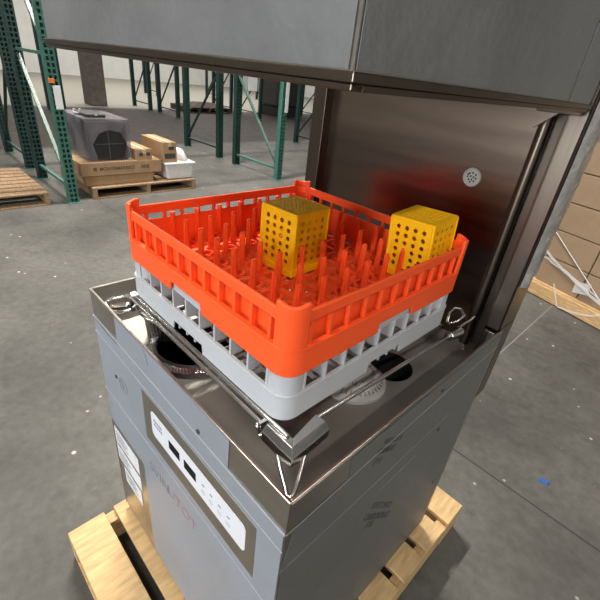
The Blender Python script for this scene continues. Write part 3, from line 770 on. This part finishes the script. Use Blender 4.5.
for k in range(7):
    ph = math.pi/2*k/6
    for i in range(n):
        a = 2*math.pi*i/n; r = 1+.10*math.sin(3*a+k)
        V.append((-4.14+.17*math.cos(ph)*r*math.cos(a), 2.375+.095*math.cos(ph)*r*math.sin(a), -.669+.13*math.sin(ph)))
F = [(k*n+i, k*n+(i+1) % n, (k+1)*n+(i+1) % n, (k+1)*n+i) for k in range(6) for i in range(n)]+[tuple(range(n))[::-1]]
t.add(V, F); tag(t.build('plastic_bag', WHITEPL, None, smooth=True, base=(-4.14, 2.365, -.669)), 'crumpled white plastic bag lying on the tub behind the small carton', 'bag')
# black unit in clear wrap
t = thing('wrapped_unit', (-4.3, 1.46, -.62), 'black boxy unit in clear plastic wrap on the long flat carton', 'wrapped unit')
MB().box(-4.62, -3.96, 1.25, 1.67, -.62, -.215).build('unit_body', BLKFOAM, t, .02)
MB().box(-4.45, -4.05, 1.30, 1.50, -.214, -.16).build('unit_top', BLKFOAM, t, .01)
m = MB(); n = 14
# wrap with an opening showing the dark front
m.box(-4.66, -3.935, 1.232, 1.238, -.619, -.195); m.box(-4.66, -3.935, 1.69, 1.696, -.619, -.195); m.box(-4.66, -3.935, 1.232, 1.696, -.195, -.189)
ring_o = [(1.232, -.619), (1.464, -.619), (1.696, -.619), (1.696, -.40), (1.696, -.19), (1.464, -.19), (1.232, -.19), (1.232, -.40)]
ring_i = [(1.32, -.590), (1.46, -.608), (1.61, -.585), (1.65, -.44), (1.59, -.32), (1.46, -.295), (1.36, -.33), (1.285, -.44)]
V = [(-3.935, a, b) for a, b in ring_o]+[(-3.935+.012, a, b) for a, b in ring_i]+[(-3.941, a, b) for a, b in ring_o]+[(-3.929+.012, a, b) for a, b in ring_i]
m.add(V, [(k, (k+1) % 8, 8+(k+1) % 8, 8+k) for k in range(8)])
m.build('clear_wrap', mat('cloudy_wrap', (.24, .23, .26), .25, 0, .5, 5, .1, .25, 7, alpha=.36, spec=.8), t)
m = MB(); m.box(-3.958, -3.954, 1.462, 1.468, -.60, -.30); m.box(-3.958, -3.954, 1.32, 1.62, -.445, -.440)
m.build('front_seam', mat('seam_grey', (.10, .09, .09), .5), t)
m = MB()
for (x, y, s_) in ((-4.1, 1.40, .06), (-4.3, 1.30, .05), (-4.45, 1.36, .06)):
    for k in range(5): a = k*1.3; m.bar((x, y, -.18), (x+s_*math.cos(a), y+s_*math.sin(a), -.165), .02, .012)
m.build('wrap_crumple', WRAPW, t)

# ================================================================ PALLET RACKING
def make_upright():
    """one upright post, origin at its foot, perforated front towards +x, channel open to -x"""
    m = MB(); w, d, h = .098, .075, 3.6
    m.perf((0, w/2, 0), (0, -1, 0), (0, 0, 1), w, h, -.003, 2, 72, .010, .01, .01, r=.32, square=True)
    m.box(-d, 0, -w/2, -w/2+.003, 0, h); m.box(-d, 0, w/2-.003, w/2, 0, h)
    m.box(-d, -d+.003, -w/2, w/2, 0, h)
    return m
rack_g = 'green rack frames of the storage aisles'
def rack_frame(base, label, flip=False, protof=None):
    """frame 1.07 m deep running to -x from its front post"""
    if protof is not None: return dup(protof, base, label, rack_g)
    x, y, z = base
    t = thing('rack_frame', base, label, 'rack frame', rack_g)
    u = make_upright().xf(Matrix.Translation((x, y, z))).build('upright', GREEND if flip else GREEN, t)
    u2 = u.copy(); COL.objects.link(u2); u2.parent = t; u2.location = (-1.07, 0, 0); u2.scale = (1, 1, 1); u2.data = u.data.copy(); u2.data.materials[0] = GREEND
    for xx in (0, -1.07):
        m = MB(); m.box(x+xx-.10, x+xx+.02, y-.065, y+.065, z, z+.008); m.build('foot_plate', GREEN, t, .002)
    xa, xb = x-.07, x-1.07+.0
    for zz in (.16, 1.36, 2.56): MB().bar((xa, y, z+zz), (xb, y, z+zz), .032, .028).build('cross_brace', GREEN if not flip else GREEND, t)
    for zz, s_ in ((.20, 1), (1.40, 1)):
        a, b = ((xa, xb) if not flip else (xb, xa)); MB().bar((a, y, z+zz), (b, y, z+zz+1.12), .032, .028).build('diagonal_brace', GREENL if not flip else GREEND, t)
    return t
fA = rack_frame((-3.81, .98, -1), 'near green rack frame with perforated post beside the empty pallet and wrapped unit')
fB = rack_frame((-5.40, .98, -1), 'shade-darkened rack frame standing directly behind the near frame at left', True)
rack_frame((-3.81, 3.87, -1), 'green rack frame with white strip on its post, left of the dishwasher tower', protof=fA)
rack_frame((-5.40, 3.89, -1), 'shade-darkened rack frame behind the one with the white strip', protof=fB)
rack_frame((-3.81, 6.74, -1), 'rack frame whose dark post shows right beside the dishwasher tower', protof=fA)
rack_frame((-5.40, 6.76, -1), 'rear rack frame just left of the dishwasher tower, partly hidden by it', protof=fB)
rack_frame((-3.81, -1.87, -1), 'first-row rack frame nearest the doors', protof=fA)
far = [((-10.25, 5.8, -1), 'distant rack frame past the brown floor, above the small cartons'), ((-11.7, 5.7, -1), 'distant rack frame behind the first one past the brown floor'),
       ((-10.25, 8.7, -1), 'distant rack frame seen between the first-row frames'), ((-11.7, 8.6, -1), 'distant rack frame behind the one between the first-row frames'),
       ((-10.25, 2.9, -1), 'distant rack frame above the wrapped unit'), ((-16.4, 8.3, -1), 'farthest rack frame on the pale floor, near the concrete column'),
       ((-16.4, 11.3, -1), 'farthest rack frame on the pale floor, in line with the white-strip frame'), ((-10.25, 11.6, -1), 'distant rack frame beside the black wrapped load'),
       ((-16.4, 14.3, -1), 'farthest rack frame on the pale floor, toward the tower')]
for b, l in far: rack_frame(b, l, protof=fB)
# beams high above
bm0 = None
for k, (x, y, l) in enumerate(((-3.81, .98, 'orange load beam of the first rack row above the worn pallet'), (-4.88, .98, 'rear orange load beam above the worn pallet'), (-3.81, 3.87, 'orange load beam of the first rack row, right bay'),
        (-4.88, 3.87, 'rear orange load beam of the right bay'), (-3.81, -1.87, 'orange load beam above the empty pallet'), (-4.88, -1.87, 'rear orange load beam above the empty pallet'))):
    if bm0 is None:
        bm0 = thing('load_beam', (x, y, 1.35), l, 'rack beam', 'orange beams of the first rack row')
        MB().box(x-.045, x-.003, y+.046, y+2.84, 1.35, 1.46).build('beam', ORANGEB, bm0, .004)
        for yy in (y+.044, y+2.80): MB().box(x-.05, x+.006, yy, yy+.005, 1.32, 1.50).build('end_plate', ORANGEB, bm0)
    else: dup(bm0, (x, y, 1.35), l)
# tags on the posts
t = thing('post_tag', (-3.80, .99, -.1), 'crumpled white tag wrapped round the near green post, under an orange label', 'tag')
m = MB(); m.box(-3.806, -3.799, .962, 1.026, -.09, .11); m.build('tag_sheet', PAPER, t, .002)
MB().box(-3.806, -3.798, .935, .985, .13, .17).build('orange_label', ORANGEB, t, .001)
t = thing('post_tag', (-3.80, 3.9, -.06), 'white strip along the green post left of the dishwasher tower', 'tag')
MB().box(-3.806, -3.801, 3.875, 3.932, -.06, .45).build('tag_sheet', PAPER, t, .001)
t = thing('paper_notice', (-5.39, 3.9, .30), 'white paper notice hung in the racking left of the white-strip post', 'notice')
MB().box(-3.90, -3.897, 3.29, 3.44, .18, .40).build('notice_sheet', PAPER, t)
MB().tube([(-3.8985, 3.365, .40), (-3.8985, 3.365, 1.40)], .003, 6).build('string', INKDARK, t)

# ================================================================ DISTANT STOCK
t = thing('wrapped_load', (-11.4, 10.5, -1), 'tall black wrapped load in the distance beside the dishwasher tower', 'wrapped load')
MB().box(-12.0, -10.9, 9.95, 11.2, -.70, 1.0).build('load_body', BLKFOAM, t, .08)
MB().box(-12.0, -10.9, 10.0, 11.15, -.995, -.70).build('load_skid', BLACK, t)
t = pallet(-12.5, -11.4, 6.75, 8.35, -1, .16, 'dark low pallet with flattened board in the distance behind the rack posts', WOODD, 'y', 6)
tag(MB().hull([(-12.4, 7.0, -.838), (-11.5, 7.0, -.838), (-11.5, 8.3, -.838), (-12.4, 8.3, -.838)], [(-12.2, 7.4, -.74), (-11.8, 7.4, -.72), (-11.8, 8.0, -.74), (-12.2, 8.0, -.74)]).build('flattened_board', WOODD, None, .01, base=(-12, 7.6, -.838)), 'bent brown board on the dark distant pallet', 'board')
# small scrap on the floor at right
m = MB(); m.hull([(.80, 1.36, -1), (.845, 1.37, -1), (.85, 1.40, -1), (.81, 1.395, -1)], [(.81, 1.365, -.992), (.84, 1.375, -.988), (.84, 1.392, -.994), (.815, 1.39, -.99)])
tag(m.build('plastic_scrap', BLUE, None, base=(.825, 1.38, -1)), 'small blue plastic scrap on the concrete floor at right', 'scrap')

for o in bpy.data.objects:
    if 'base_point' in o: del o['base_point']
